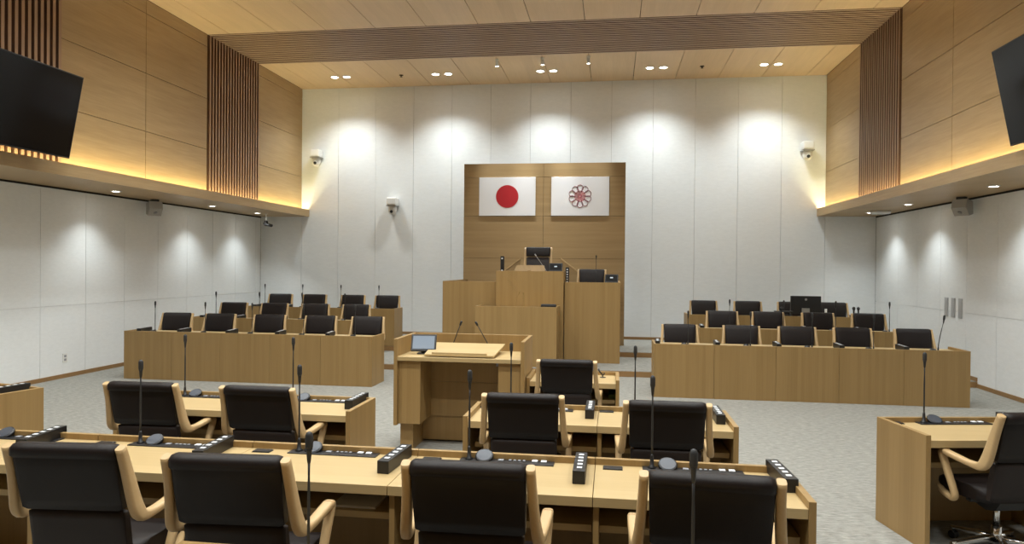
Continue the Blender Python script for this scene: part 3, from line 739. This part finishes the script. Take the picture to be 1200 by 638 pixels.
lean_mic(-1.64, 7.12, .925, .09, .29, 'left leaning gooseneck microphone of the lectern pair', 'lectern microphones')
lean_mic(-1.22, 7.12, .925, -.14, .29, 'right leaning gooseneck microphone of the lectern pair', 'lectern microphones')

# ------------------------------------------------------------------ dais
b = nb(); box(b, -3.03, .095, 12.70, 14.70, ST, .80); box(b, -2.03, -.88, 12.62, 14.70, .80, .98); struct('floor_dais', b, 'carpet')
def dais_desk(x0, x1, yf, z0, zt, depth, label, left=None, right=None):
    t = thing('dais_desk', label, 'desk', ((x0 + x1) / 2, yf, z0)); w2 = (x1 - x0) / 2; H = zt - z0
    bobj('front_panel', 'oak', t, (-w2, w2, 0, .04, 0, H), bev=.002)
    bobj('side_panel', 'oak', t, (-w2, -w2 + .035, .04, left or depth, 0, H), bev=.002)
    bobj('side_panel', 'oak', t, (w2 - .035, w2, .04, right or depth, 0, H), bev=.002)
    bobj('desktop', 'oak_top', t, (-w2 + .035, w2 - .035, .04, depth, H - .075, H - .035), bev=.002)
    return t
dais_desk(-3.08, -2.075, 12.63, ST, 1.528, .5, 'left wing of the raised oak dais, lower than its middle', left=2.05)
dais_desk(-.84, .15, 12.63, ST, 1.535, .5, 'right wing of the raised oak dais with a clerk chair behind', right=2.05)
dais_desk(-2.07, -.853, 12.52, ST, 1.728, .58, 'tall middle desk of the raised oak dais, under the flags')
dais_desk(-2.33, -.92, 11.90, ST, 1.12, .60, 'low oak counter standing in front of the tall dais desk')
# stepped side rails beside the president's seat
for s, nm_ in ((-1, 'left'), (1, 'right')):
    cx = -1.40
    t = thing('stair_rail', f'sloping oak rail panel beside the dais chair, {nm_} one', 'rail', (cx, 13.86, .80), 0, 'dais rail panels')
    P = [(s * .42, .18), (s * .74, .0), (s * .74, .90), (s * .40, 1.16)]
    b = nb(); prism(b, P, 0, .03, 'y'); obj('panel', b, 'oak_back', t)
    b = nb(); prism(b, [(s * .40, 1.15), (s * .745, .895), (s * .745, .92), (s * .40, 1.178)], -.015, .045, 'y'); obj('cap_rail', b, 'armwood', t)
    b = nb(); box(b, min(s * .74, s * .765), max(s * .74, s * .765), -.01, .04, 0, .915); obj('post', b, 'armwood', t)
CHP = make_chair(top=1.21, split=1.02); tag(CHP, 'tall black leather chair behind the middle of the dais', 'chair')
def setch(o, x, yb_, z, rz): o.location = (x - .37 * -math.sin(rz) * -1, yb_ - .37, z); o.rotation_euler = (0, 0, rz)
CHP.location = (-1.43, 13.62 - .30, .98); CHP.rotation_euler = (0, 0, PI)
chair(-.38, 13.5, .80, PI, 'black leather chair behind the right wing of the dais', None)
tablet((-1.02, 12.80, 1.692), -.12, .25, .16, .35, 'small dark monitor beside the tall dais chair', 'screen', 'dais monitors')
tablet((-.01, 12.85, 1.50), -.12, .24, .16, .35, 'small dark monitor on the right wing of the dais', 'screen', 'dais monitors')
for x, y, z in ((-1.02, 12.80, 1.692), (-.01, 12.85, 1.50)):
    pass
t = thing('book_rest', 'slanted oak book rest on top of the tall dais desk', 'book rest', (-1.49, 12.72, 1.693))
b = nb(); prism(b, [(-.30, 0), (.30, 0), (.26, .14), (-.24, .14)], 0, .02, 'y')
for v in b.verts: v.co.y += v.co.z * .6
obj('board', b, 'oak', t); bobj('foot', 'oak_top', t, (-.30, .30, 0, .14, 0, .012)); bobj('clip', 'skirt', t, (-.03, .03, -.012, 0, .03, .045))
lean_mic(-1.17, 12.80, 1.693, -.20, .33, 'slanted grey gooseneck microphone before the tall dais chair', 'dais microphones', ('steel', 'steel'), 1.0)
lean_mic(-.285, 12.80, 1.50, 0, .50, 'upright black gooseneck microphone on the right wing of the dais', 'dais microphones')
for x, y, z, nn, lab in ((-2.0, 12.80, 1.693, 2, 'upright black stick with two white squares at the tall dais desk'), (-.80, 12.74, 1.50, 6, 'upright black key stick with a column of white keys on the dais')):
    t = thing('key_column', lab, 'control box', (x, y, z)); h = .30
    bobj('housing', 'black', t, (-.032, .032, -.03, .03, 0, h), bev=.004)
    for i in range(nn):
        zz = .04 + i * ((h - .08) / (nn - 1)); q = .013 if nn == 2 else .010
        bobj('key_label', 'mark', t, (-q, q, -.033, -.0302, zz - q, zz + q))
t = thing('minutes_tray', 'black flat box on the right corner of the low dais counter', 'box', (-1.07, 12.02, 1.083)); bobj('housing', 'black', t, (-.13, .13, -.06, .08, 0, .075), bev=.012); bobj('lid', 'blackm', t, (-.125, .125, -.055, .075, .072, .08), bev=.004)
lean_mic(-1.70, 12.1, 1.045, .10, .31, 'left of two short brass microphones behind the low dais counter', 'counter microphones', ('brass', 'brass'), .55)
lean_mic(-1.51, 12.1, 1.045, .0, .29, 'right of two short brass microphones behind the low dais counter', 'counter microphones', ('brass', 'brass'), .55)
